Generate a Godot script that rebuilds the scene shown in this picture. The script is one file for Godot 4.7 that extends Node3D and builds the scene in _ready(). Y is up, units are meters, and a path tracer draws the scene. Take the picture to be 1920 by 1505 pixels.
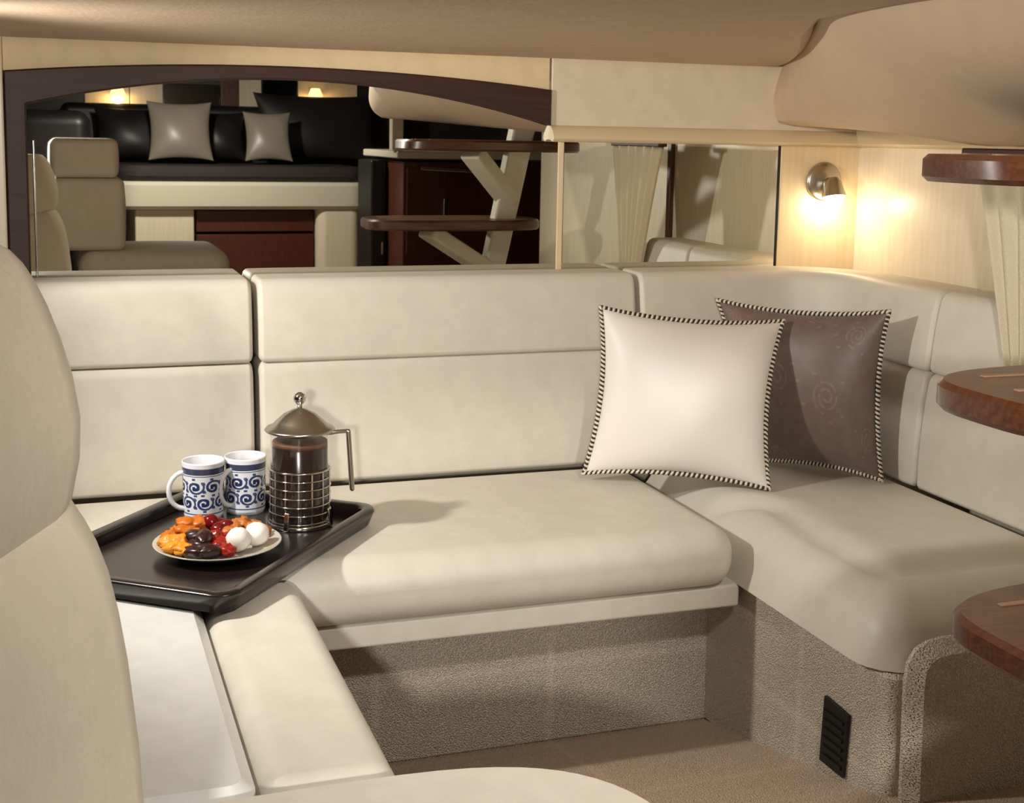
extends Node3D

# ------------------------------------------------------------------ helpers
var taken := {}
var rng := RandomNumberGenerator.new()

func numbered(n: String) -> String:
	if not taken.has(n):
		taken[n] = 0
		return n
	taken[n] += 1
	return "%s_%03d" % [n, taken[n]]

func tag(o: Node, label: String, category: String, group := "") -> Node:
	o.set_meta("label", label)
	o.set_meta("category", category)
	if group != "": o.set_meta("group", group)
	return o

func thing(called: String, label: String, category: String, at := Vector3.ZERO, group := "") -> Node3D:
	var o := Node3D.new()
	o.name = numbered(called)
	add_child(o)
	o.position = at
	tag(o, label, category, group)
	return o

# mesh under construction: v = corners, uv, i = triangle indices, g = smoothing group of each corner
func mb() -> Dictionary:
	return {"v": [], "uv": [], "i": [], "g": [], "n": 0}

func commit(m: Dictionary) -> ArrayMesh:
	var v = m.v
	var idx = m.i
	var vol := 0.0
	var mid := Vector3.ZERO
	for p in v: mid += p
	mid /= max(1, v.size())
	for t in range(0, idx.size(), 3):
		vol += (v[idx[t]] - mid).dot((v[idx[t + 1]] - mid).cross(v[idx[t + 2]] - mid))
	if vol > 0.0:
		for t in range(0, idx.size(), 3):
			var k = idx[t + 1]
			idx[t + 1] = idx[t + 2]
			idx[t + 2] = k
	var acc := {}
	var keys := []
	for k in v.size():
		var p: Vector3 = v[k]
		keys.append(Vector4i(roundi(p.x * 20000), roundi(p.y * 20000), roundi(p.z * 20000), m.g[k]))
	for t in range(0, idx.size(), 3):
		var a: Vector3 = v[idx[t]]
		var n: Vector3 = -(v[idx[t + 1]] - a).cross(v[idx[t + 2]] - a)
		for e in 3:
			var key = keys[idx[t + e]]
			acc[key] = acc.get(key, Vector3.ZERO) + n
	var pv := PackedVector3Array()
	var pn := PackedVector3Array()
	var pu := PackedVector2Array()
	for k in v.size():
		pv.append(v[k])
		var n: Vector3 = acc.get(keys[k], Vector3.UP)
		pn.append(n.normalized() if n.length() > 1e-14 else Vector3.UP)
		pu.append(m.uv[k])
	var arr := []
	arr.resize(Mesh.ARRAY_MAX)
	arr[Mesh.ARRAY_VERTEX] = pv
	arr[Mesh.ARRAY_NORMAL] = pn
	arr[Mesh.ARRAY_TEX_UV] = pu
	arr[Mesh.ARRAY_INDEX] = PackedInt32Array(idx)
	var am := ArrayMesh.new()
	am.add_surface_from_arrays(Mesh.PRIMITIVE_TRIANGLES, arr)
	return am

func obj(called: String, m, mat: Material, parent: Node = self) -> MeshInstance3D:
	var o := MeshInstance3D.new()
	o.mesh = commit(m) if m is Dictionary else m
	o.material_override = null
	o.mesh.surface_set_material(0, mat) if o.mesh is ArrayMesh else null
	o.cast_shadow = GeometryInstance3D.SHADOW_CASTING_SETTING_ON
	if parent == self:
		o.name = numbered(called)
		add_child(o)
	else:
		o.name = called
		parent.add_child(o, true)
	return o

func struct(called: String, m, mat: Material, parent: Node = self) -> MeshInstance3D:
	var o := obj(called, m, mat, parent)
	if parent == self: o.set_meta("kind", "structure")
	return o

func vert(m: Dictionary, p: Vector3, uv := Vector2.ZERO, g := 0) -> int:
	m.v.append(p)
	m.uv.append(uv)
	m.g.append(g)
	return m.v.size() - 1

func newgroup(m: Dictionary) -> int:
	m.n += 1
	return m.n

func tri(m: Dictionary, a: int, b: int, c: int) -> void:
	m.i.append(a); m.i.append(b); m.i.append(c)

func quad(m: Dictionary, a: int, b: int, c: int, d: int) -> void:
	tri(m, a, b, c)
	tri(m, a, c, d)

# rows of points -> smooth sheet; close_u joins the last column to the first; caps close the ends
func grid(m: Dictionary, rows: Array, close_u := false, cap := false, g := -1) -> void:
	if g < 0: g = newgroup(m)
	var base: int = m.v.size()
	var nu: int = rows[0].size()
	var w: int = nu + (1 if close_u else 0)
	for r in rows.size():
		for c in w:
			vert(m, rows[r][c % nu], Vector2(float(c) / (w - 1), float(r) / (rows.size() - 1)), g)
	for r in rows.size() - 1:
		for c in w - 1:
			var a: int = base + r * w + c
			quad(m, a, a + 1, a + w + 1, a + w)
	if cap:
		for e in [0, rows.size() - 1]:
			var s := Vector3.ZERO
			for p in rows[e]: s += p
			var k := vert(m, s / nu, Vector2(.5, .5), g)
			for c in w - 1:
				var a: int = base + e * w + c
				if e == 0: tri(m, k, a + 1, a)
				else: tri(m, k, a, a + 1)

# rounded box, optionally swollen: puff = outward swell in metres along each axis
func rbox(m: Dictionary, c: Vector3, size: Vector3, r: float, puff := Vector3.ZERO, xf := Transform3D.IDENTITY, nc := 4, nf := 4) -> void:
	var h := size * .5
	r = minf(r, minf(h.x, minf(h.y, h.z)) * .999)
	var lists := []
	for a in 3:
		var l := []
		for k in nc + 1: l.append(-h[a] + r - r * tan(PI / 4 * (1.0 - float(k) / nc)))
		for k in range(1, nf): l.append(lerpf(-h[a] + r, h[a] - r, float(k) / nf))
		for k in nc + 1: l.append(h[a] - r + r * tan(PI / 4 * float(k) / nc))
		lists.append(l)
	var g := newgroup(m)
	for a in 3:
		var b := (a + 1) % 3
		var d := (a + 2) % 3
		for s in [-1.0, 1.0]:
			var base: int = m.v.size()
			for x in lists[b]:
				for y in lists[d]:
					var q := Vector3.ZERO
					q[a] = s * h[a]; q[b] = x; q[d] = y
					var inner := Vector3(clampf(q.x, -h.x + r, h.x - r), clampf(q.y, -h.y + r, h.y - r), clampf(q.z, -h.z + r, h.z - r))
					var p := inner + (q - inner).normalized() * r
					var u := Vector3(p.x / h.x, p.y / h.y, p.z / h.z)
					for e in 3:
						var e1 := (e + 1) % 3
						var e2 := (e + 2) % 3
						p[e] += u[e] * puff[e] * (1 - pow(absf(u[e1]), 2.5)) * (1 - pow(absf(u[e2]), 2.5))
					vert(m, xf * (c + p), Vector2(x, y), g)
			var nb: int = lists[b].size()
			var nd: int = lists[d].size()
			for i in nb - 1:
				for j in nd - 1:
					var k: int = base + i * nd + j
					if s > 0: quad(m, k, k + nd, k + nd + 1, k + 1)
					else: quad(m, k, k + 1, k + nd + 1, k + nd)

func box(m: Dictionary, a: Vector3, b: Vector3, r := .004, xf := Transform3D.IDENTITY) -> void:
	rbox(m, (a + b) * .5, (b - a).abs(), r, Vector3.ZERO, xf, 2, 1)

# flat outline extruded from d0 to d1 with bevelled rims; xf maps (outline x, outline y, depth)
func prism(m: Dictionary, poly: Array, d0: float, d1: float, bev: float, xf := Transform3D.IDENTITY, crease := 30.0) -> void:
	var p := PackedVector2Array(poly)
	if Geometry2D.is_polygon_clockwise(p): p.reverse()
	var n := p.size()
	var ins := PackedVector2Array()
	for k in n:
		var e0 := (p[k] - p[(k + n - 1) % n]).normalized()
		var e1 := (p[(k + 1) % n] - p[k]).normalized()
		var nn := Vector2(-(e0.y + e1.y), e0.x + e1.x).normalized()
		var cs := maxf(.3, nn.dot(Vector2(-e0.y, e0.x)))
		ins.append(p[k] + nn * bev / cs)
	var rings := [[ins, d0], [p, d0 + bev], [p, d1 - bev], [ins, d1]]
	var gs := []
	var g := newgroup(m)
	for k in n:
		var e0 := (p[k] - p[(k + n - 1) % n])
		var e1 := (p[(k + 1) % n] - p[k])
		if absf(rad_to_deg(e0.angle_to(e1))) > crease: g = newgroup(m)
		gs.append(g)
	for k in n:
		var k2 := (k + 1) % n
		for r in 3:
			var q := []
			for s in [[r, k], [r, k2], [r + 1, k2], [r + 1, k]]:
				var pt: Vector2 = rings[s[0]][0][s[1]]
				q.append(vert(m, xf * Vector3(pt.x, pt.y, rings[s[0]][1]), pt, gs[k] * 4 + 100000 + (r if bev > .002 else r)))
			quad(m, q[0], q[1], q[2], q[3])
	var t := Geometry2D.triangulate_polygon(ins)
	for e in 2:
		var gc := newgroup(m) + 500000
		var base: int = m.v.size()
		for k in n: vert(m, xf * Vector3(ins[k].x, ins[k].y, d1 if e else d0), ins[k], gc)
		for k in range(0, t.size(), 3):
			if e: tri(m, base + t[k], base + t[k + 1], base + t[k + 2])
			else: tri(m, base + t[k], base + t[k + 2], base + t[k + 1])

# profile of (radius, height) turned round the y axis
func lathe(m: Dictionary, prof: Array, c := Vector3.ZERO, seg := 32, xf := Transform3D.IDENTITY) -> void:
	var rows := []
	for p in prof:
		var row := []
		for k in seg:
			var a := TAU * k / seg
			row.append(xf * (c + Vector3(cos(a) * p.x, p.y, sin(a) * p.x)))
		rows.append(row)
	grid(m, rows, true, false)

func tube(m: Dictionary, pts: Array, r, seg := 8, closed := false) -> void:
	var rows := []
	var up := Vector3.UP
	var n := pts.size()
	for k in n:
		var d: Vector3 = (pts[(k + 1) % n] - pts[(k + n - 1) % n]) if closed else (pts[mini(k + 1, n - 1)] - pts[maxi(k - 1, 0)])
		d = d.normalized()
		if absf(d.dot(up)) > .95: up = Vector3(d.y, d.z, d.x)
		var x := up.cross(d).normalized()
		var y := d.cross(x).normalized()
		up = y
		var row := []
		var rr: float = r[k] if r is Array else r
		for s in seg:
			var a := TAU * s / seg
			row.append(pts[k] + (x * cos(a) + y * sin(a)) * rr)
		rows.append(row)
	if closed: rows.append(rows[0])
	grid(m, rows, true, not closed)

# closed profile of (offset to the right of the path, height) carried along a plan path; its ends are rounded
func sweep(m: Dictionary, prof: Array, path: Array, er: float, subdiv := .02) -> void:
	var fine := []
	for k in path.size() - 1:
		var a: Vector2 = path[k]
		var b: Vector2 = path[k + 1]
		var n := maxi(1, int(ceil(a.distance_to(b) / subdiv)))
		for s in n: fine.append(a.lerp(b, float(s) / n))
	fine.append(path[-1])
	# rounded-end stations
	var a0: Vector2 = fine[0]
	var d0: Vector2 = (fine[1] - fine[0]).normalized()
	var a1: Vector2 = fine[-1]
	var d1: Vector2 = (fine[-1] - fine[-2]).normalized()
	var st := []
	for k in 6:
		var ph := PI / 2 * k / 6.0
		st.append([a0 + d0 * er * (1 - sin(ph)) * 0 + d0 * er * (1 - cos(ph)) * 0 + d0 * (er - er * cos(ph)), d0, er * (1 - sin(ph))])
	for k in range(1, fine.size() - 1):
		var p: Vector2 = fine[k]
		if p.distance_to(a0) < er * 1.02 or p.distance_to(a1) < er * 1.02: continue
		st.append([p, (fine[k + 1] - fine[k - 1]).normalized(), 0.0])
	for k in range(5, -1, -1):
		var ph := PI / 2 * k / 6.0
		st.append([a1 - d1 * (er - er * cos(ph)), d1, er * (1 - sin(ph))])
	var c := Vector2.ZERO
	var lo := Vector2(9, 9)
	var hi := Vector2(-9, -9)
	for p in prof:
		lo = lo.min(p)
		hi = hi.max(p)
	c = (lo + hi) * .5
	var half := (hi - lo) * .5
	var rows := []
	for s in st:
		var right := Vector2(-s[1].y, s[1].x)
		var row := []
		for p in prof:
			var q: Vector2 = c + (p - c) * Vector2(maxf(.05, 1 - s[2] / half.x), maxf(.05, 1 - s[2] / half.y))
			row.append(Vector3(s[0].x + right.x * q.x, q.y, s[0].y + right.y * q.x))
		rows.append(row)
	grid(m, rows, true, true)

# rounded pad outline between y0 and y1, o0 (back) and o1 (front)
func padprof(y0: float, y1: float, o0: float, f0: float, f1: float, r: float, bulge: float) -> Array:
	var out := []
	var corners := [[Vector2(o0 + r * .3, y0 + r * .3), r * .3, PI, 1.5 * PI], [Vector2(f0 - r * .45, y0 + r * .45), r * .45, 1.5 * PI, TAU], [Vector2(f1 - r, y1 - r), r, 0.0, PI / 2], [Vector2(o0 + r * .6, y1 - r * .6), r * .6, PI / 2, PI]]
	for c in corners:
		for k in 6:
			var a: float = lerpf(c[2], c[3], k / 5.0)
			out.append(c[0] + Vector2(cos(a), sin(a)) * c[1])
		if c == corners[1]:
			var a: Vector2 = c[0] + Vector2(r * .45, 0)
			var b: Vector2 = corners[2][0] + Vector2(r, 0)
			for k in range(1, 6): out.append(a.lerp(b, k / 6.0))
	for k in out.size():
		var p: Vector2 = out[k]
		if p.x > (o0 + f0) * .5:
			var t := clampf((p.y - y0) / (y1 - y0), 0, 1)
			p.x += bulge * 4 * t * (1 - t)
			out[k] = p
	return out

func superellipse(cx: float, cy: float, a: float, b: float, e: float, n := 40) -> Array:
	var out := []
	for k in n:
		var t := TAU * k / n
		out.append(Vector2(cx + a * signf(cos(t)) * pow(absf(cos(t)), 2.0 / e), cy + b * signf(sin(t)) * pow(absf(sin(t)), 2.0 / e)))
	return out

func rrect(x0: float, y0: float, x1: float, y1: float, r: float, n := 5) -> Array:
	var out := []
	for c in [[x1 - r, y1 - r, 0.0], [x0 + r, y1 - r, PI / 2], [x0 + r, y0 + r, PI], [x1 - r, y0 + r, 1.5 * PI]]:
		for k in n + 1:
			var a: float = c[2] + PI / 2 * k / n
			out.append(Vector2(c[0] + cos(a) * r, c[1] + sin(a) * r))
	return out

# outline x -> world x, outline y -> world z, depth -> world y
func flat_xf(y := 0.0) -> Transform3D:
	return Transform3D(Basis(Vector3(1, 0, 0), Vector3(0, 0, 1), Vector3(0, 1, 0)), Vector3(0, y, 0))

# outline x -> world z, outline y -> world y, depth -> world x
func side_xf(x := 0.0) -> Transform3D:
	return Transform3D(Basis(Vector3(0, 0, 1), Vector3(0, 1, 0), Vector3(1, 0, 0)), Vector3(x, 0, 0))

# ------------------------------------------------------------------ materials
var M := {}

func noise_tex(freq: float, kind := FastNoiseLite.TYPE_SIMPLEX_SMOOTH, normal := false, bump := 4.0, ramp = null, size := 256, oct := 4) -> NoiseTexture2D:
	var n := FastNoiseLite.new()
	n.noise_type = kind
	n.frequency = freq
	n.seed = 7
	n.fractal_octaves = oct
	var t := NoiseTexture2D.new()
	t.width = size
	t.height = size
	t.seamless = true
	t.noise = n
	t.as_normal_map = normal
	t.bump_strength = bump
	if ramp: t.color_ramp = ramp
	return t

func ramp(a: Color, b: Color) -> Gradient:
	var g := Gradient.new()
	g.set_color(0, a)
	g.set_color(1, b)
	return g

func mat(r: int, g: int, b: int, rough := .5, metal := 0.0) -> StandardMaterial3D:
	var m := StandardMaterial3D.new()
	m.albedo_color = Color8(r, g, b)
	m.roughness = rough
	m.metallic = metal
	return m

func tri_scale(m: StandardMaterial3D, s: float) -> void:
	m.uv1_triplanar = true
	m.uv1_world_triplanar = true
	m.uv1_scale = Vector3(s, s, s)

func leather(r: int, g: int, b: int, rough := .48) -> StandardMaterial3D:
	var m := mat(255, 255, 255, rough)
	var c := Color8(r, g, b)
	m.albedo_texture = noise_tex(.012, FastNoiseLite.TYPE_SIMPLEX_SMOOTH, false, 1, ramp(c.darkened(.035), c.lightened(.03)))
	m.normal_enabled = true
	m.normal_texture = noise_tex(.09, FastNoiseLite.TYPE_CELLULAR, true, 1.4)
	m.normal_scale = .22
	tri_scale(m, 5.0)
	return m

func carpet(r: int, g: int, b: int) -> StandardMaterial3D:
	var m := mat(255, 255, 255, .97)
	var c := Color8(r, g, b)
	m.albedo_texture = noise_tex(.14, FastNoiseLite.TYPE_SIMPLEX, false, 1, ramp(c.darkened(.22), c.lightened(.14)), 512, 3)
	m.normal_enabled = true
	m.normal_texture = noise_tex(.16, FastNoiseLite.TYPE_SIMPLEX, true, 9.0, null, 512, 3)
	m.normal_scale = 1.0
	tri_scale(m, 3.2)
	return m

func wood(dark: Color, light: Color, rough := .35, sc := Vector3(1, 14, 14)) -> StandardMaterial3D:
	var m := mat(255, 255, 255, rough)
	m.albedo_texture = noise_tex(.02, FastNoiseLite.TYPE_SIMPLEX_SMOOTH, false, 1, ramp(dark, light), 256, 5)
	m.uv1_triplanar = true
	m.uv1_world_triplanar = true
	m.uv1_scale = sc
	m.clearcoat_enabled = true
	m.clearcoat = .3
	m.clearcoat_roughness = .25
	return m

func make_materials() -> void:
	M.cream = leather(223, 216, 202)
	M.cream_near = leather(218, 208, 190)
	M.white_vinyl = leather(230, 229, 224, .4)
	M.header = leather(230, 208, 166, .6)
	M.cove = leather(228, 214, 190, .6)
	M.liner = leather(198, 174, 148, .75)
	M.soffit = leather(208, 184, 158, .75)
	M.panel = wood(Color8(226, 212, 184), Color8(238, 226, 202), .45, Vector3(9, .8, 9))
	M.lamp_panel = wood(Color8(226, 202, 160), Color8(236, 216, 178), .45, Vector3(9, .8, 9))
	M.moulding = mat(226, 208, 172, .5)
	M.floor = carpet(222, 192, 162)
	M.base = carpet(238, 221, 200)
	M.mahogany = wood(Color8(44, 20, 15), Color8(66, 32, 24), .55, Vector3(1.2, 16, 16))
	M.mahogany.clearcoat_enabled = false
	M.redwood = wood(Color8(72, 34, 24), Color8(98, 50, 36), .35, Vector3(12, 1.5, 12))
	M.tread = wood(Color8(62, 32, 16), Color8(104, 62, 36), .32, Vector3(2.0, 18, 18))
	M.strip = mat(150, 118, 92, .5)
	M.mirror = mat(222, 220, 212, .012, 1.0)
	M.chrome = mat(216, 214, 208, .13, 1.0)
	M.steel = mat(190, 184, 172, .28, 1.0)
	M.black = mat(14, 13, 13, .45)
	M.gap = mat(40, 32, 26, .9)
	M.stringer = mat(222, 214, 194, .4)
	var cu := mat(226, 214, 190, .9)
	cu.normal_enabled = true
	cu.normal_texture = noise_tex(.2, FastNoiseLite.TYPE_SIMPLEX, true, 3.0)
	tri_scale(cu, 8.0)
	M.curtain = cu
	M.tray = wood(Color8(26, 18, 18), Color8(38, 27, 26), .25, Vector3(3, 3, 16))
	M.dark_leather = leather(30, 26, 28, .42)
	M.dark_cover = leather(44, 36, 36, .7)
	M.salon_wall = wood(Color8(30, 20, 16), Color8(44, 30, 23), .5, Vector3(9, 1, 9))
	M.salon_ceiling = leather(140, 124, 102, .8)
	M.window = mat(9, 10, 13, .12)
	M.counter = mat(214, 206, 186, .3)
	# pillows
	var sat := mat(240, 232, 224, .42)
	sat.rim_enabled = true
	sat.rim = .35
	sat.rim_tint = .5
	M.satin = sat
	M.taupe = mat(255, 255, 255, .46)
	M.taupe.albedo_texture = brocade()
	M.taupe.rim_enabled = true
	M.taupe.rim = .4
	M.taupe.rim_tint = .6
	M.grey_satin = mat(150, 138, 124, .35)
	M.cord_light = mat(226, 214, 194, .7)
	M.cord_dark = mat(44, 34, 28, .7)
	# tableware
	var gl := mat(120, 124, 122, .02)
	gl.transparency = BaseMaterial3D.TRANSPARENCY_ALPHA
	gl.albedo_color.a = .03
	M.glass = gl
	M.coffee = mat(34, 17, 11, .18)
	M.crema = mat(112, 74, 50, .5)
	M.china = mat(255, 255, 255, .12)
	M.china.albedo_texture = mug_print()
	M.porcelain = mat(240, 240, 244, .12)
	M.plate = mat(196, 190, 176, .18)
	M.truffle = mat(244, 238, 230, .55)
	M.apricot = mat(200, 108, 24, .42)
	M.peach = mat(226, 146, 36, .42)
	M.date = mat(52, 24, 26, .3)
	M.cherry = mat(112, 14, 16, .22)
	M.berry = mat(158, 34, 20, .3)
	M.pretzel = mat(186, 110, 44, .5)

func brocade() -> ImageTexture:
	var n := 512
	var im := Image.create(n, n, false, Image.FORMAT_RGB8)
	var base := Color8(112, 92, 82)
	im.fill(base)
	var nz := FastNoiseLite.new()
	nz.seed = 3
	nz.frequency = .02
	for y in n:
		for x in n:
			im.set_pixel(x, y, base.lightened(.05 * (nz.get_noise_2d(x, y) + .5)))
	var hue := Color8(150, 128, 116)
	# woven rosettes: a spiral with a broken ring and stray leaves
	for c in [Vector2(70, 350), Vector2(300, 230), Vector2(410, 90), Vector2(120, 120), Vector2(330, 430), Vector2(210, 40), Vector2(460, 340), Vector2(190, 260)]:
		for k in 700:
			var t := k / 700.0
			var a := t * TAU * 2.2
			var r := 6 + 30 * t
			if fmod(a + c.x, 1.9) < .35: continue
			var p: Vector2 = c + Vector2(cos(a) * r * .85, sin(a) * r)
			im.fill_rect(Rect2i(int(p.x), int(p.y), 4, 4), hue.lerp(base, .35 + .3 * absf(sin(a * 3))))
		for k in 5:
			var a: float = k * 1.4 + c.y
			var q: Vector2 = c + Vector2(cos(a), sin(a)) * 52
			im.fill_rect(Rect2i(int(q.x), int(q.y), 9, 6), hue.lerp(base, .5))
	return ImageTexture.create_from_image(im)

func mug_print() -> ImageTexture:
	var w := 512
	var h := 256
	var im := Image.create(w, h, false, Image.FORMAT_RGB8)
	im.fill(Color8(238, 240, 246))
	var navy := Color8(42, 52, 92)
	var blue := Color8(84, 100, 150)
	im.fill_rect(Rect2i(0, 20, w, 30), Color8(66, 72, 98))
	im.fill_rect(Rect2i(0, 55, w, 4), blue)
	im.fill_rect(Rect2i(0, 238, w, 6), blue)
	var r := RandomNumberGenerator.new()
	r.seed = 11
	for row in 2:
		for col in 7:
			var c := Vector2(col * 73 + 36 * row + 20, 106 + row * 78)
			var sgn := 1.0 if (col + row) % 2 == 0 else -1.0
			for k in 260:
				var t := k / 260.0
				var a := t * TAU * 1.6 * sgn + r.randf() * .02
				var rr := 4 + 32 * t
				var p := c + Vector2(cos(a), sin(a)) * rr
				var s := int(13 - 6 * t)
				im.fill_rect(Rect2i(posmod(int(p.x), w - 9), clampi(int(p.y), 64, 228), s, s), navy.lerp(blue, t * .6))
			for k in 6:
				var a := k * PI / 3 + .6
				var p := c + Vector2(cos(a), sin(a)) * 40
				im.fill_rect(Rect2i(posmod(int(p.x), w - 14), clampi(int(p.y), 64, 222), 14, 10), blue.lerp(navy, .3 * (k % 3)))
	return ImageTexture.create_from_image(im)

# ------------------------------------------------------------------ scene
const EYE := Vector3(0, 1.05, 2.5)

func _ready() -> void:
	rng.seed = 5
	setup_camera()
	make_materials()
	build_shell()
	build_mirror_wall()
	build_settee()
	build_right_side()
	build_stairs()
	build_foreground()
	build_salon()
	build_pillows()
	build_tray()

func setup_camera() -> void:
	var cam := Camera3D.new()
	cam.name = "camera"
	add_child(cam)
	cam.position = EYE
	cam.rotation_order = EULER_ORDER_YXZ
	cam.rotation_degrees = Vector3(-7.519, -19.237, 1.038)
	cam.projection = Camera3D.PROJECTION_FRUSTUM
	cam.keep_aspect = Camera3D.KEEP_HEIGHT
	cam.near = .05
	cam.far = 60
	cam.size = .05 * 1505.0 / 2467.4
	cam.frustum_offset = Vector2(0, -.05 * 169.0 / 2467.4)
	cam.current = true
	var we := WorldEnvironment.new()
	we.name = "environment"
	var e := Environment.new()
	e.background_mode = Environment.BG_COLOR
	e.background_color = Color(0, 0, 0)
	e.tonemap_mode = Environment.TONE_MAPPER_LINEAR
	e.tonemap_exposure = 1.0
	e.sdfgi_enabled = true
	e.ssao_enabled = true
	e.ssil_enabled = true
	we.environment = e
	add_child(we)
	# spotlights of the cabin and of the saloon, the second an added fill; their fittings are built in ceiling_lamp()
	lamp_specs = [
		{"at": Vector3(-.30, 1.197, .62), "to": Vector3(1.1, .45, .50), "e": 1.0, "ang": 55.0, "size": .03},
		{"at": Vector3(.6, 1.645, 2.25), "to": Vector3(.9, .3, .7), "e": 1.25, "ang": 50.0, "size": .04},  # added fill lamp, kept out of view and mirror, brightens the seats
		{"at": Vector3(-.35, 1.235, 3.4), "to": Vector3(.8, .75, .2), "e": 3.5, "ang": 42.0, "size": .05},
		{"at": Vector3(.5, 1.64, 4.1), "to": Vector3(.9, .5, 4.5), "e": 2.4, "ang": 80.0, "size": .05},
	]

var lamp_specs := []

func ceiling_lamp(k: int, label: String, pendant := false) -> void:
	var s = lamp_specs[k]
	var at: Vector3 = s.at
	var dir: Vector3 = (s.to - at).normalized()
	var t := thing("ceiling_lamp", label, "lamp", at)
	var m := mb()
	lathe(m, [Vector2(.001, .012), Vector2(.045, .012), Vector2(.047, .006), Vector2(.044, 0), Vector2(.034, -.002), Vector2(.03, .004), Vector2(.001, .004)])
	obj("trim_ring", m, M.steel, t)
	if pendant:
		m = mb()
		tube(m, [Vector3(0, .01, 0), Vector3(0, 1.665 - at.y, 0)], .006, 8)
		obj("rod", m, M.steel, t)
	var lens := mat(255, 240, 214, .4)
	lens.emission_enabled = true
	lens.emission = Color(1, .87, .68)
	lens.emission_energy_multiplier = 3.0
	m = mb()
	lathe(m, [Vector2(.0005, -.001), Vector2(.026, -.001), Vector2(.029, .002), Vector2(.026, .0035), Vector2(.0005, .0035)])
	obj("lens", m, lens, t)
	var l := SpotLight3D.new()
	l.name = "lamp_light"
	t.add_child(l)
	l.look_at_from_position(at + Vector3(0, -.05, 0), at + Vector3(0, -.05, 0) + dir, Vector3.FORWARD if absf(dir.y) > .9 else Vector3.UP)
	l.light_color = Color(1, .98, .945)
	l.light_energy = s.e
	l.spot_range = 12
	l.spot_attenuation = 2
	l.spot_angle = s.ang
	l.spot_angle_attenuation = .7
	l.light_size = s.size
	l.shadow_enabled = true

func build_shell() -> void:
	var m := mb()
	box(m, Vector3(-1.0, -.06, -.2), Vector3(3.1, 0, 6.6))
	struct("floor", m, M.floor)
	# carpeted sole rising towards the stairs
	m = mb()
	prism(m, [Vector2(.44, -.01), Vector2(.455, .0), Vector2(1.0, .12), Vector2(1.36, .20), Vector2(2.0, .20), Vector2(2.0, -.01)], .275, 1.68, .001, side_xf(), 10)
	struct("floor", m, M.floor)
	# cabin ceiling: padded panel with a diagonal, rounded right edge
	m = mb()
	var poly := [Vector2(-.98, -.02), Vector2(1.40, -.02), Vector2(1.445, .0), Vector2(1.46, .03), Vector2(1.435, .1), Vector2(1.40, .18), Vector2(1.32, .34), Vector2(1.2, .55), Vector2(1.09, .735), Vector2(.95, 1.0), Vector2(.93, 1.2), Vector2(.96, 1.5), Vector2(-.98, 1.5)]
	prism(m, poly, 1.208, 1.30, .018, flat_xf(), 50)
	struct("ceiling", m, M.liner)
	# upper deck over everything
	m = mb()
	box(m, Vector3(-1.0, 1.66, -.2), Vector3(3.1, 1.74, 6.6))
	struct("ceiling", m, M.salon_ceiling)
	m = mb()
	box(m, Vector3(-1.0, 1.24, 1.44), Vector3(2.9, 1.665, 1.5))
	struct("wall_header", m, M.soffit)
	m = mb()
	box(m, Vector3(-1.04, 0, -.2), Vector3(-.98, 1.68, 6.6))
	struct("wall_left", m, M.salon_wall)
	m = mb()
	box(m, Vector3(-1.0, 0, -.14), Vector3(1.76, 1.68, -.02))
	struct("wall_back", m, M.cove)
	m = mb()
	box(m, Vector3(1.673, 0, -.1), Vector3(1.75, 1.68, 2.0))
	struct("wall_right", m, M.panel)
	m = mb()
	box(m, Vector3(1.70, 0, 1.93), Vector3(3.1, 1.68, 2.0))
	struct("wall_return", m, M.salon_wall)
	m = mb()
	box(m, Vector3(3.0, 0, 1.9), Vector3(3.08, 1.68, 6.6))
	struct("wall_starboard", m, M.salon_wall)
	m = mb()
	box(m, Vector3(-1.0, 0, 6.45), Vector3(3.08, 1.68, 6.55))
	struct("wall_far", m, M.salon_wall)
	ceiling_lamp(0, "round recessed ceiling lamp at left above breakfast tray")
	ceiling_lamp(1, "added unseen round fill lamp near the foot of the stairs")
	ceiling_lamp(2, "small pendant spotlight on a rod just behind the viewer", true)
	ceiling_lamp(3, "round ceiling spotlight above the dark bed")

func arch_top(x: float) -> float:
	return 1.174 - .026 * pow((x - .40) / .50, 2) * (1.0 if x < .4 else .93)

func arch_low(x: float) -> float:
	var t := (x - .42)
	return 1.149 - (.27 * t * t if t > 0 else .262 * t * t) - (0.0 if t < 0 else .0)

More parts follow.
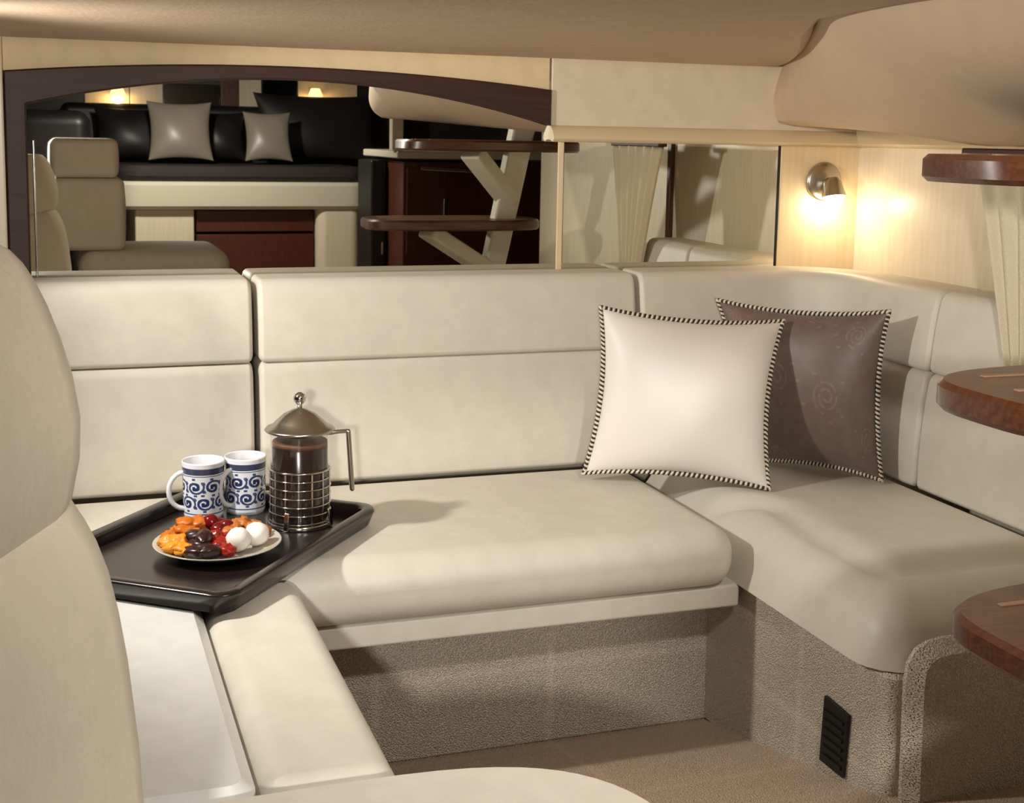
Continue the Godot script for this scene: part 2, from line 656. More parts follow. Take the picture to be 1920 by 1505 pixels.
func build_mirror_wall() -> void:
	# mirror
	var t := thing("wall_mirror", "wide mirror above settee backrest reflecting the saloon", "mirror")
	var m := mb()
	box(m, Vector3(-.07, .55, -.012), Vector3(.966, 1.165, -.003), .001)
	obj("mirror_panel", m, M.mirror, t)
	m = mb()
	box(m, Vector3(.979, .55, -.012), Vector3(1.474, 1.06, -.003), .001)
	obj("mirror_panel", m, M.mirror, t)
	m = mb()
	box(m, Vector3(.966, .55, -.015), Vector3(.979, 1.06, -.002), .002)
	obj("joint_strip", m, M.moulding, t)
	m = mb()
	box(m, Vector3(1.473, .55, -.012), Vector3(1.478, 1.05, -.001), .001)
	obj("edge_strip", m, M.gap, t)
	m = mb()
	box(m, Vector3(-.034, .6, -.003), Vector3(-.030, 1.03, .004), .0015)
	obj("edge_strip", m, M.chrome, t)
	# mahogany arch
	m = mb()
	var poly := []
	for k in 29: poly.append(Vector2(lerpf(-.078, .944, k / 28.0), arch_top(lerpf(-.078, .944, k / 28.0))))
	for k in 29: poly.append(Vector2(lerpf(.944, -.042, k / 28.0), arch_low(lerpf(.944, -.042, k / 28.0))))
	poly.append(Vector2(-.042, .56))
	poly.append(Vector2(-.078, .56))
	prism(m, poly, -.002, .014, .003, Transform3D.IDENTITY, 25)
	struct("trim_1", m, M.mahogany).set_meta("label", "dark mahogany arch and left jamb framing the mirror")
	# header panel above the arch
	m = mb()
	poly = []
	for k in 21: poly.append(Vector2(lerpf(-.08, .942, k / 20.0), arch_top(lerpf(-.08, .942, k / 20.0)) - .012))
	poly.append(Vector2(.942, 1.30))
	poly.append(Vector2(-.08, 1.30))
	prism(m, poly, -.02, .006, .002)
	struct("trim_2", m, M.header).set_meta("label", "tan padded header panel above the dark arch")
	# bright panel right of the arch, leaning out to the ceiling
	m = mb()
	box(m, Vector3(.946, 1.06, -.02), Vector3(1.68, 1.30, .006), .003)
	struct("trim_3", m, M.cove).set_meta("label", "pale upper panel between arch and side soffit")
	# lip over mirror and walls
	m = mb()
	prism(m, [Vector2(.004, 1.047), Vector2(.02, 1.043), Vector2(.028, 1.05), Vector2(.022, 1.062), Vector2(.006, 1.076), Vector2(-.02, 1.08), Vector2(-.02, 1.047)], .944, 1.675, .001, side_xf(), 60)
	struct("trim_4", m, M.moulding)
	m = mb()
	prism(m, [Vector2(1.676, 1.042), Vector2(1.655, 1.043), Vector2(1.648, 1.05), Vector2(1.66, 1.08), Vector2(1.676, 1.09)], 0.0, 1.9, .001, Transform3D.IDENTITY, 60)
	struct("trim_5", m, M.moulding)
	# left pilaster
	m = mb()
	box(m, Vector3(-.30, 0, -.03), Vector3(-.079, 1.30, .02), .004)
	struct("trim_6", m, M.panel).set_meta("label", "cream pilaster at the left edge of the mirror")
	# lamp panel
	m = mb()
	box(m, Vector3(1.478, .5, -.03), Vector3(1.675, 1.05, .0), .003)
	struct("trim_7", m, M.lamp_panel).set_meta("label", "pale wooden corner panel carrying the reading lamp")
	# thin brown strip on the right wall
	m = mb()
	box(m, Vector3(1.66, .3, .905), Vector3(1.68, 1.05, .928), .002)
	struct("trim_8", m, M.redwood)
	# reading lamp
	var s := thing("reading_lamp", "lit chrome swivel reading lamp on corner panel", "lamp", Vector3(1.585, .967, .0))
	m = mb()
	var face := Transform3D(Basis(Vector3.RIGHT, PI / 2), Vector3.ZERO)
	lathe(m, [Vector2(.001, 0), Vector2(.042, 0), Vector2(.043, .004), Vector2(.038, .009), Vector2(.022, .012), Vector2(.012, .016), Vector2(.001, .017)], Vector3.ZERO, 32, face)
	obj("wall_plate", m, M.steel, s)
	m = mb()
	tube(m, [Vector3(0, 0, .012), Vector3(0, -.001, .024), Vector3(.002, -.004, .034)], .006, 10)
	obj("arm", m, M.steel, s)
	m = mb()
	var hx := Transform3D(Basis(Vector3(0, 0, 1), .0) * Basis(Vector3(1, 0, 0), -.25), Vector3(.002, -.014, .038))
	lathe(m, [Vector2(.001, .026), Vector2(.012, .024), Vector2(.019, .014), Vector2(.023, -.004), Vector2(.027, -.018), Vector2(.0255, -.018), Vector2(.02, -.004), Vector2(.015, .01), Vector2(.001, .014)], Vector3.ZERO, 24, hx)
	obj("shade", m, M.steel, s)
	var bulb := mat(255, 250, 235, .4)
	bulb.emission_enabled = true
	bulb.emission = Color(1, .9, .72)
	bulb.emission_energy_multiplier = 14.0
	m = mb()
	lathe(m, [Vector2(.001, .008), Vector2(.01, .004), Vector2(.017, -.012), Vector2(.02, -.026), Vector2(.016, -.038), Vector2(.008, -.044), Vector2(.001, -.046)], Vector3.ZERO, 20, hx)
	obj("bulb", m, bulb, s)
	var l := OmniLight3D.new()
	l.name = "bulb_light"
	s.add_child(l)
	l.position = Vector3(.000, -.050, .036)
	l.light_color = Color(1, .93, .82)
	l.light_energy = .011
	l.light_size = .018
	l.omni_range = 8
	l.omni_attenuation = 2
	l.shadow_enabled = true

func build_settee() -> void:
	# backrests along the mirror: right of the path = towards the room, so the path runs in +x
	var specs := [
		{"x0": -.34, "x1": .334, "l": "left cream backrest section behind the breakfast tray"},
		{"x0": .345, "x1": 1.094, "l": "wide middle cream backrest section below mirror"},
	]
	for s in specs:
		var t := thing("backrest_cushion", s.l, "backrest", Vector3.ZERO, "settee backrests")
		var m := mb()
		sweep(m, padprof(.636, .787, .004, .128, .112, .022, .004), [Vector2(s.x0, 0), Vector2(s.x1, 0)], .012, .05)
		obj("upper_pad", m, M.cream, t)
		m = mb()
		sweep(m, padprof(.408, .638, .004, .142, .128, .022, .006), [Vector2(s.x0, 0), Vector2(s.x1, 0)], .012, .05)
		obj("lower_pad", m, M.cream, t)
	# corner section carried round to the right wall
	var path := [Vector2(1.104, 0), Vector2(1.40, 0)]
	var pth2 := []
	for k in range(1, 9):
		var a := PI / 2 * k / 8.0
		pth2.append(Vector2(1.40 + .235 * sin(a), .235 * (1 - cos(a))))
	path += pth2
	path.append(Vector2(1.635, .50))
	var t := thing("backrest_cushion", "curved corner cream backrest section beneath reading lamp", "backrest", Vector3.ZERO, "settee backrests")
	var m := mb()
	sweep(m, padprof(.636, .787, .004, .128, .112, .022, .004), path, .012, .03)
	obj("upper_pad", m, M.cream, t)
	m = mb()
	sweep(m, padprof(.418, .638, .004, .142, .128, .022, .006), path, .012, .03)
	obj("lower_pad", m, M.cream, t)
	t = thing("backrest_cushion", "right cream backrest section behind the middle stair tread", "backrest", Vector3.ZERO, "settee backrests")
	m = mb()
	sweep(m, padprof(.636, .787, .004, .128, .112, .022, .004), [Vector2(1.635, .503), Vector2(1.635, .76)], .012, .05)
	obj("upper_pad", m, M.cream, t)
	m = mb()
	sweep(m, padprof(.418, .638, .004, .142, .128, .022, .006), [Vector2(1.635, .503), Vector2(1.635, 1.03)], .012, .05)
	obj("lower_pad", m, M.cream, t)
	# seats
	m = mb()
	rbox(m, Vector3(.37, .357, .3775), Vector3(1.40, .104, .485), .045, Vector3(0, .004, .006), Transform3D.IDENTITY, 6, 12)
	tag(obj("seat_cushion", m, M.cream), "long cream seat cushion along the mirror wall", "cushion", "settee seat cushions")
	m = mb()
	rbox(m, Vector3(.251, .350, .954), Vector3(.142, .116, .63), .03, Vector3(0, .003, .0), Transform3D.IDENTITY, 5, 6)
	tag(obj("seat_cushion", m, M.cream), "narrow cream cushion strip running forward from tray", "cushion", "settee seat cushions")
	# white ledge left of the narrow cushion
	m = mb()
	prism(m, rrect(-.02, .66, .176, 1.268, .03, 6), .292, .411, .014, flat_xf(), 60)
	tag(obj("side_ledge", m, M.white_vinyl), "white vinyl ledge between narrow cushion and near backrest", "ledge")
	# rail and carpeted plinth
	m = mb()
	box(m, Vector3(.26, .262, .50), Vector3(1.09, .302, .585), .006)
	tag(obj("seat_rail", m, M.cream), "cream rail under the long seat cushion front", "rail")
	m = mb()
	box(m, Vector3(-.34, 0, .02), Vector3(1.14, .285, .455), .006)
	tag(obj("settee_base", m, M.base), "beige carpeted settee base under the long seat", "settee base")
	m = mb()
	box(m, Vector3(-.1, 0, .59), Vector3(.27, .29, 1.34), .01)
	tag(obj("settee_base", m, M.base), "beige carpeted base under the narrow cushion strip", "settee base")

func build_right_side() -> void:
	# carpeted base of the right leg, tapering to the floor
	var m := mb()
	prism(m, [Vector2(1.10, .457), Vector2(1.102, .96), Vector2(1.105, .98), Vector2(1.112, .992), Vector2(1.125, .996), Vector2(1.66, .996), Vector2(1.66, .457)], 0.0, .30, .006, flat_xf(), 50)
	var rows := []
	var rb := thing("settee_base", "beige carpeted base of right leg with black vent", "settee base")
	obj("plinth", m, M.base, rb)
	# upright carpeted end panel of the right leg
	m = mb()
	var lean := Transform3D(Basis.IDENTITY, Vector3(0, 0, .985))
	prism(m, [Vector2(1.116, .02), Vector2(1.66, .02), Vector2(1.66, .362), Vector2(1.17, .362), Vector2(1.145, .359), Vector2(1.125, .349), Vector2(1.113, .33), Vector2(1.110, .30)], .012, .055, .018, lean, 60)
	obj("end_panel", m, M.base, rb)
	# vent on the slanted face
	var t := thing("vent_grille", "small black vent plate on the right settee base", "vent")
	var nrm := Vector3(-1, -.28, .33).normalized()
	m = mb()
	var c00 := face_pt(.30, .245)
	var q := [vent_pt(.775, .212), vent_pt(.90, .207), vent_pt(.89, .107), vent_pt(.765, .107)]
	slab(m, q, .006)
	obj("plate", m, M.black, t)
	for k in 6:
		m = mb()
		var y0 := .117 + k * .014
		slab(m, [vent_pt(.782, y0 + .006, .006), vent_pt(.884, y0 + .006, .006), vent_pt(.884, y0 + .001, .006), vent_pt(.782, y0, .006)], .003)
		obj("slat", m, M.black, t)
	# cushion: soft body with a long waterfall front and an upholstered inner pad
	m = mb()
	rbox(m, Vector3(1.30, .345, .555), Vector3(.44, .118, .93), .058, Vector3(0, .004, 0), Transform3D.IDENTITY, 8, 8)
	t = thing("seat_cushion", "cream seat cushion of the right leg with raised inner pad", "cushion", Vector3.ZERO, "settee seat cushions")
	var rows2 := []
	var nx := 26
	var nz := 48
	for j in nz + 1:
		var row := []
		var z0 := lerpf(.15, .995, float(j) / nz)
		for k in nx + 1:
			var z := z0
			var x := lerpf(1.084, 1.487, float(k) / nx)
			# distance in from the front and near edges, round the free corner
			var ex := x - 1.084
			var ez := .995 - z
			var din := minf(ex, ez)
			if ex < .07 and ez < .07: din = maxf(0, .07 - Vector2(.07 - ex, .07 - ez).length())
			var fall := 1 - sqrt(maxf(0, 1 - pow(1 - clampf(din / .12, 0, 1), 2.3)))
			if ex < .07 and ez < .07 and Vector2(.07 - ex, .07 - ez).length() > .07:
				var vv := Vector2(.07 - ex, .07 - ez).normalized() * .07
				x = 1.084 + .07 - vv.x
				z = .995 - .07 + vv.y
			var y := .405 - .105 * fall
			# crease and inner pad
			var dx := x - (1.195 + .02 * sin(z * 6.0) - .10 * smoothstep(.52, .40, z))
			var dz := .872 - z
			var inside := minf(dx, dz)
			y += .012 * smoothstep(0, .05, inside) - .006 * exp(-pow(inside / .012, 2))
			if din < .001: y = .302
			row.append(Vector3(x, y, z))
		rows2.append(row)
	var low := []
	var per := []
	m = mb()
	grid(m, rows2)
	# skirt down to the base
	var rim := []
	for k in nx + 1: rim.append(rows2[0][k])
	for j in range(1, nz + 1): rim.append(rows2[j][nx])
	for k in range(nx - 1, -1, -1): rim.append(rows2[nz][k])
	for j in range(nz - 1, 0, -1): rim.append(rows2[j][0])
	var rim2 := []
	for p in rim: rim2.append(Vector3(lerpf(1.3, p.x, .985), .302, lerpf(.57, p.z, .99)))
	grid(m, [rim, rim2], true)
	var b0: int = m.v.size()
	var gg := newgroup(m)
	var kc := vert(m, Vector3(1.3, .302, .57), Vector2.ZERO, gg)
	for k in rim2.size(): vert(m, rim2[k], Vector2.ZERO, gg)
	for k in rim2.size(): tri(m, kc, b0 + 1 + (k + 1) % rim2.size(), b0 + 1 + k)
	obj("cushion_body", m, M.cream, t)
	# sloping side soffit between wall lip and ceiling
	m = mb()
	var tops := [Vector3(1.50, 1.24, -.03), Vector3(1.43, 1.235, .10), Vector3(1.30, 1.235, .36), Vector3(1.07, 1.235, .76), Vector3(.93, 1.235, 1.0), Vector3(.90, 1.235, 1.2), Vector3(.93, 1.235, 1.5), Vector3(1.02, 1.235, 1.88)]
	var bots := [Vector3(1.47, 1.085, .0), Vector3(1.475, 1.082, .12), Vector3(1.485, 1.07, .36), Vector3(1.45, 1.05, .66), Vector3(1.36, 1.06, .92), Vector3(1.15, 1.08, 1.18), Vector3(1.0, 1.10, 1.5), Vector3(1.06, 1.105, 1.88)]
	rows = []
	for k in 31:
		var u := k / 30.0 * (tops.size() - 1)
		var a: Vector3 = cat(tops, u)
		var b: Vector3 = cat(bots, u)
		var row := []
		for j in 15:
			var v := j / 14.0
			var p := b.lerp(a, v)
			var out := Vector3(-.75, -.55, -.1).normalized()
			p += out * .035 * sin(PI * v)
			if j == 0: p = b + Vector3(.03, .0, .0)
			row.append(p)
		row.append(Vector3(maxf(a.x, 1.62), 1.32, a.z))
		row.append(Vector3(1.70, 1.32, a.z))
		row.append(Vector3(1.70, b.y + .01, b.z))
		rows.append(row)
	grid(m, rows, true, true)
	struct("trim_9", m, M.soffit).set_meta("label", "brown padded soffit above the right settee and stairs")
	# gathered curtain by the right wall
	t = thing("curtain", "cream curtain gathered downwards beside the stairs", "curtain")
	m = mb()
	rows = []
	for j in 25:
		var v := j / 24.0
		var y := lerpf(1.035, .645, v)
		var half := lerpf(.143, .04, pow(v, .85))
		var zc := lerpf(.757, .785, v)
		var row := []
		for k in 61:
			var u := k / 60.0 * 2 - 1
			row.append(Vector3(1.484 + .006 * sin(u * 17 + .6 * sin(u * 7)) * (1.4 - .4 * v), y, zc + u * half))
		for k in range(60, -1, -1):
			var u := k / 60.0 * 2 - 1
			row.append(Vector3(1.490 + .006 * sin(u * 17 + .6 * sin(u * 7)) * (1.4 - .4 * v), y, zc + u * half))
		rows.append(row)
	grid(m, rows, true, true)
	obj("cloth", m, M.curtain, t)
	m = mb()
	box(m, Vector3(1.475, 1.033, .60), Vector3(1.501, 1.046, .91), .003)
	obj("track", m, M.mahogany, t)

func cat(pts: Array, u: float) -> Vector3:
	var k := clampi(int(floor(u)), 0, pts.size() - 2)
	var f := u - k
	var p0: Vector3 = pts[maxi(k - 1, 0)]
	var p3: Vector3 = pts[mini(k + 2, pts.size() - 1)]
	return pts[k].cubic_interpolate(pts[k + 1], p0, p3, f)

# point on the tapered front of the right base: s = 0..1 along it, y = height
func face_pt(s: float, y: float) -> Vector3:
	var a := Vector3(1.10, 0, .46).lerp(Vector3(1.10, .30, .46), y / .30)
	var b := Vector3(1.102, 0, .96).lerp(Vector3(1.103, .30, .96), y / .30)
	return a.lerp(b, s)

func vent_pt(s: float, y: float, out := 0.0) -> Vector3:
	return face_pt(s, y) + Vector3(-1, -.05, 0).normalized() * (.002 + out)

func slab(m: Dictionary, q: Array, th: float) -> void:
	var n: Vector3 = (q[1] - q[0]).cross(q[3] - q[0]).normalized()
	if n.x > 0: n = -n
	var f := []
	for p in q: f.append(p + n * th)
	for ring in [[q, f]]:
		for k in 4:
			var g := newgroup(m)
			var k2 := (k + 1) % 4
			quad(m, vert(m, q[k], Vector2.ZERO, g), vert(m, q[k2], Vector2.ZERO, g), vert(m, f[k2], Vector2.ZERO, g), vert(m, f[k], Vector2.ZERO, g))
	var g1 := newgroup(m)
	quad(m, vert(m, f[0], Vector2.ZERO, g1), vert(m, f[1], Vector2.ZERO, g1), vert(m, f[2], Vector2.ZERO, g1), vert(m, f[3], Vector2.ZERO, g1))
	var g2 := newgroup(m)
	quad(m, vert(m, q[3], Vector2.ZERO, g2), vert(m, q[2], Vector2.ZERO, g2), vert(m, q[1], Vector2.ZERO, g2), vert(m, q[0], Vector2.ZERO, g2))

func build_stairs() -> void:
	var t := thing("companionway_stairs", "open stairs with rounded dark wooden treads on a cream stringer", "stairs")
	var spec := [
		{"x": .955, "z": 1.125, "y": 1.04, "l": "topmost rounded wooden tread"},
		{"x": .884, "z": 1.27, "y": .80, "l": "middle rounded wooden tread"},
		{"x": .873, "z": 1.335, "y": .564, "l": "lowest visible rounded wooden tread"},
	]
	for s in spec:
		var m := mb()
		var poly := []
		# rounded left end, squarer right end
		for p in superellipse(0, 0, .275, .14, 3.4, 64): poly.append(p + Vector2(s.x + .275, s.z + .14))
		prism(m, poly, s.y - .032, s.y, .006, flat_xf(), 60)
		var tr := obj("tread", m, M.tread, t)
		tr.set_meta("label", s.l)
		for k in 3:
			m = mb()
			var z: float = s.z + .06 + k * .078
			var x0: float = s.x + [.07, .05, .06][k]
			box(m, Vector3(x0, s.y - .003, z - .004), Vector3(s.x + .50, s.y + .0015, z + .004), .001)
			obj("grip_strip", m, M.strip, tr)
	# stringer
	var m := mb()
	var dirv := Vector3(0, -.24, .142)
	var a := Vector3(1.32, 1.12, 1.19)
	var b := a + dirv * 4.55
	bar(m, a, b, .07, .05)
	obj("stringer", m, M.stringer, t)
	for s in [[Vector3(1.165, 1.006, 1.22), Vector3(1.325, .86, 1.34)], [Vector3(1.07, .766, 1.36), Vector3(1.30, .63, 1.47)]]:
		m = mb()
		bar(m, s[0], s[1], .07, .045)
		obj("strut", m, M.stringer, t)

func bar(m: Dictionary, a: Vector3, b: Vector3, w: float, d: float) -> void:
	var z := (b - a).normalized()
	var x := Vector3.UP.cross(z).normalized()
	var y := z.cross(x)
	rbox(m, Vector3.ZERO, Vector3(w, d, a.distance_to(b)), .008, Vector3.ZERO, Transform3D(Basis(x, y, z), (a + b) * .5), 3, 1)

func build_foreground() -> void:
	# two-tier near backrest at the left, facing right; levels give how far its far end reaches
	var d := Vector3(sin(deg_to_rad(23.5)), 0, -cos(deg_to_rad(23.5)))
	var n := Vector3(cos(deg_to_rad(23.5)), 0, sin(deg_to_rad(23.5)))
	var t := thing("near_backrest", "large two-tier cream leather backrest in the left foreground", "backrest")
	var up := [[.798, .005, .4], [.80, .014, .75], [.806, .022, .9], [.82, .029, .97], [.845, .034, 1.0], [.868, .035, 1.0], [.895, .031, .98], [.92, .024, .92], [.94, .016, .84], [.955, .006, .72], [.966, -.005, .56], [.974, -.018, .36], [.977, -.03, .15]]
	var lo := [[.42, .074, 1.0], [.50, .073, 1.0], [.581, .070, 1.0], [.643, .067, 1.0], [.702, .061, .99], [.735, .056, .97], [.764, .05, .94], [.785, .043, .88], [.80, .036, .8], [.808, .03, .7], [.813, .02, .5], [.814, .01, .3]]
	for tier in [["upper_pad", up, .16], ["lower_pad", lo, .19]]:
		var rows := []
		for l in tier[1]:
			var th: float = tier[2] * l[2]
			var reach: float = l[1]
			# far end tip, on the seated (front) side
			var tip := Vector3(reach, l[0], 1.60)
			var row := []
			var hh := th * .5
			var er := minf(hh, .07)
			# stadium: front face towards n, body towards -n
			var cf := tip - d * er
			for k in 13:
				var a := -PI / 2 + PI * k / 12.0
				row.append(cf - n * (er + (0.0)) + n * sin(a) * er + d * cos(a) * er - n * 0.0 + (-n * (th - 2 * er) if a < 0 else Vector3.ZERO))
			for k in 9:
				row.append(cf - d * (.62 * (k + 1) / 9.0) + n * (.0 - .00 * k))
			for k in 3:
				row.append(cf - d * .66 - n * th * (k + .5) / 3.0)
			for k in 9:
				row.append(cf - d * (.62 * (9 - k) / 9.0) - n * th)
			rows.append(row)
		var m := mb()
		grid(m, rows, true, true)
		obj(tier[0], m, M.cream_near, t)
	# near seat
	var m := mb()
	var poly := []
	for p in superellipse(.24, 1.56, .318, .288, 3.2, 64): poly.append(p)
	prism(m, poly, .29, .415, .016, flat_xf(), 60)
	tag(obj("seat_cushion", m, M.cream), "near cream seat cushion with rounded corner at bottom edge", "cushion", "settee seat cushions")
	m = mb()
	prism(m, superellipse(.24, 1.59, .26, .22, 4, 40), 0.0, .286, .01, flat_xf(), 60)
	tag(obj("settee_base", m, M.base), "beige carpeted base under the near seat cushion", "settee base")
	# armchair behind the viewer, seen in the mirror
	t = thing("armchair", "cream two-tier armchair reflected at left of the mirror", "armchair")
	m = mb()
	rbox(m, Vector3(.11, .946, 2.86), Vector3(.24, .146, .42), .024, Vector3(.01, 0, .006))
	obj("headrest", m, M.cream, t)
	m = mb()
	rbox(m, Vector3(.12, .737, 2.86), Vector3(.26, .27, .44), .024, Vector3(.012, 0, .006))
	obj("backrest", m, M.cream, t)
	m = mb()
	rbox(m, Vector3(.36, .53, 2.86), Vector3(.56, .14, .48), .06, Vector3(0, .012, 0))
	obj("seat", m, M.cream, t)
	m = mb()
	rbox(m, Vector3(.33, .23, 2.86), Vector3(.36, .46, .36), .03)
	obj("pedestal", m, M.white_vinyl, t)

func build_salon() -> void:
	# bed with drawers beneath
	var t := thing("bed", "raised bed with cream rounded platform and dark cover in mirror", "bed")
	var m := mb()
	prism(m, rrect(.30, 5.0, 1.78, 6.1, .16, 8), .62, .775, .02, flat_xf(), 60)
	obj("platform", m, M.counter, t)
	m = mb()
	prism(m, rrect(.32, 5.03, 1.76, 6.1, .14, 8), .775, .86, .03, flat_xf(), 60)
	obj("mattress", m, M.dark_cover, t)
	m = mb()
	box(m, Vector3(.42, 0, 5.06), Vector3(.74, .62, 6.08), .01)
	obj("side_panel", m, M.panel, t)
	m = mb()
	prism(m, rrect(1.43, 5.03, 1.69, 6.08, .06, 6), 0, .62, .004, flat_xf(), 60)
	obj("side_panel", m, M.panel, t)
	m = mb()
	box(m, Vector3(.74, 0, 5.16), Vector3(1.43, .62, 6.06), .004)
	obj("carcass", m, M.gap, t)
	for y in [[.49, .61], [.22, .475], [.02, .205]]:
		m = mb()
		box(m, Vector3(.755, y[0], 5.09), Vector3(1.42, y[1], 5.17), .005)
		obj("drawer", m, M.redwood, t)
	# headboard and cushions
	m = mb()
	rbox(m, Vector3(1.15, 1.0, 6.21), Vector3(2.2, .44, .16), .05)
	tag(obj("headboard", m, M.dark_leather), "long dark leather headboard behind the bed pillows", "headboard")
	for c in [[.46, .22, .20, "leftmost dark cushion leaning on the bed headboard"], [.99, .16, .19, "dark cushion between the two grey satin pillows"], [1.60, .40, .27, "large black cushion at right end of bed"]]:
		var o := pillow_at("bed_cushion", c[3], Vector3(c[0], .875 + c[2] * .8, 5.93), c[1], c[2] * .8, .16, M.dark_leather, "dark cushions on the bed")
	pillow_at("bed_pillow", "left grey satin pillow standing on the dark bed", Vector3(.72, 1.055, 5.62), .19, .175, .13, M.grey_satin, "satin pillows on the bed")
	pillow_at("bed_pillow", "right smaller grey satin pillow standing on the dark bed", Vector3(1.24, 1.03, 5.62), .145, .15, .12, M.grey_satin, "satin pillows on the bed")
	# dark armchair-like side upholstery left of the bed
	m = mb()
	rbox(m, Vector3(.0, .78, 5.5), Vector3(.40, .75, 1.0), .08)
	tag(obj("side_bolster", m, M.dark_leather), "dark leather bolster at left side of bed", "bolster")
	# far wall panels seen over the headboard
	var fx := [["window", .69, 1.05, 1.215, 1.36, M.window], ["panel", .48, .685, 1.1, 1.5, M.panel], ["panel", 1.175, 1.32, 1.1, 1.5, M.panel], ["panel", .69, 1.05, 1.1, 1.212, M.panel], ["window", 1.325, 1.56, 1.1, 1.42, M.window], ["panel", 1.565, 1.97, 1.1, 1.5, M.lamp_panel], ["panel", .20, .475, 1.1, 1.5, M.lamp_panel], ["panel", 1.055, 1.17, 1.1, 1.5, M.redwood]]
	var wn := 1
	for f in fx:
		m = mb()
		box(m, Vector3(f[1], f[3], 6.42), Vector3(f[2], f[4], 6.455), .004)
		if f[0] == "window":
			struct("window_%d" % wn, m, f[5])
			wn += 1
		else:
			struct("trim_%d" % (9 + wn), m, f[5])
			wn += 1
	for c in [[.40, 1.30, "left small lit wall lamp above the bed"], [1.67, 1.325, "right small lit wall lamp above the bed"]]:
		var s := thing("wall_lamp", c[2], "lamp", Vector3(c[0], c[1], 6.40), "wall lamps above the bed")
		m = mb()
		rbox(m, Vector3(0, 0, .01), Vector3(.06, .06, .02), .006)
		obj("wall_plate", m, M.steel, s)
		var em := mat(255, 240, 210, .5)
		em.emission_enabled = true
		em.emission = Color(1, .85, .6)
		em.emission_energy_multiplier = 2.2
		m = mb()
		lathe(m, [Vector2(.001, .03), Vector2(.03, .028), Vector2(.05, -.02), Vector2(.046, -.035), Vector2(.001, -.036)], Vector3(0, 0, -.045), 20)
		obj("shade", m, em, s)
		var l := OmniLight3D.new()
		l.name = "lamp_light"
		s.add_child(l)
		l.position = Vector3(0, -.045, -.05)
		l.light_color = Color(1, .85, .6)
		l.light_energy = .06
		l.light_size = .03
		l.omni_range = 8
		l.omni_attenuation = 2
		l.shadow_enabled = true
	# galley cabinet right of the bed
	t = thing("galley_cabinet", "red-brown wooden galley cabinet with pale worktop in mirror", "cabinet")
	m = mb()
	box(m, Vector3(1.545, 0, 3.5), Vector3(2.3, .93, 4.1), .006)
	obj("body", m, M.redwood, t)
	m = mb()
	box(m, Vector3(1.56, .5, 3.488), Vector3(1.76, .90, 3.503), .004)
	var dr := obj("door", m, M.redwood, t)
	m = mb()
	box(m, Vector3(1.735, .66, 3.47), Vector3(1.745, .76, 3.49), .003)
	obj("handle", m, M.chrome, dr)
	m = mb()
	box(m, Vector3(1.50, .945, 3.44), Vector3(2.35, .98, 4.15), .008)
	obj("worktop", m, M.counter, t)
	m = mb()
	tube(m, [Vector3(1.62, .90, 3.46), Vector3(1.9, .885, 3.46)], .008, 8)
	obj("rail", m, M.chrome, t)
	m = mb()
	box(m, Vector3(1.482, .98, 3.46), Vector3(1.535, 1.662, 3.52), .004)
	obj("post", m, M.panel, t)
	t = thing("black_appliance", "black built-in appliance between bed and galley cabinet", "appliance")
	m = mb()
	box(m, Vector3(1.462, .20, 3.8), Vector3(1.54, .93, 4.1), .01)
	obj("body", m, M.black, t)
	m = mb()
	box(m, Vector3(1.51, .47, 3.785), Vector3(1.522, .53, 3.802), .003)
	obj("handle", m, M.chrome, t)

# ------------------------------------------------------------------ pillows
func pillow_mesh(c: Array, thick: float, n := 28) -> Dictionary:
	# c = four corners TL, TR, BR, BL ; returns a mesh whose uv covers the face
	var m := mb()
	var nrm: Vector3 = ((c[1] - c[0]) + (c[2] - c[3])).cross((c[3] - c[0]) + (c[2] - c[1])).normalized()
	var g := newgroup(m)
	for s in [1.0, -1.0]:
		var rows := []
		for j in n + 1:
			var row := []
			for k in n + 1:
				var u := -cos(PI * k / n)
				var v := -cos(PI * j / n)
				row.append(pillow_pt(c, nrm, u, v, thick * s))
			rows.append(row)
		if s < 0:
			for r in rows: r.reverse()
		grid(m, rows, false, false, g)
	return m

func pillow_pt(c: Array, nrm: Vector3, u: float, v: float, th: float) -> Vector3:
	var pu := u * (1 - .11 * (1 - v * v) * u * u)
	var pv := v * (1 - .10 * (1 - u * u) * v * v)
	var top: Vector3 = c[0].lerp(c[1], (pu + 1) * .5)
	var bot: Vector3 = c[3].lerp(c[2], (pu + 1) * .5)
	var p := top.lerp(bot, (pv + 1) * .5)
	var t := pow(maxf(0, (1 - u * u)), .55) * pow(maxf(0, (1 - v * v)), .55)
	t = t * (1 + .04 * sin(u * 5 + v * 3))
	return p + nrm * th * .5 * t

func cord(parent: Node, c: Array, twists: int) -> void:
	var nrm: Vector3 = ((c[1] - c[0]) + (c[2] - c[3])).cross((c[3] - c[0]) + (c[2] - c[1])).normalized()
	var loop := []
	var per := twists * 2
	for side in 4:
		for k in per:
			var f := -1 + 2.0 * k / per
			var uv: Vector2 = [Vector2(f, -1), Vector2(1, f), Vector2(-f, 1), Vector2(-1, -f)][side]
			loop.append(pillow_pt(c, nrm, uv.x, uv.y, 0))
	var cen: Vector3 = (c[0] + c[1] + c[2] + c[3]) * .25
	var n := loop.size()
	var r := .0027
	for strand in 2:
		var pts := []
		for k in n * 3:
			var f := k / 3.0
			var a: Vector3 = loop[int(f) % n]
			var b: Vector3 = loop[(int(f) + 1) % n]
			var p := a.lerp(b, f - floor(f))
			var out := (p - cen)
			out -= nrm * out.dot(nrm)
			out = out.normalized()
			var ph := PI * f + PI * strand
			pts.append(p + out * (.004 + r * .85 * cos(ph)) + nrm * r * .85 * sin(ph))
		var m := mb()
		tube(m, pts, r * (1.12 if strand == 0 else 1.05), 6, true)
		obj("cord_strand", m, M.cord_light if strand == 0 else M.cord_dark, parent)

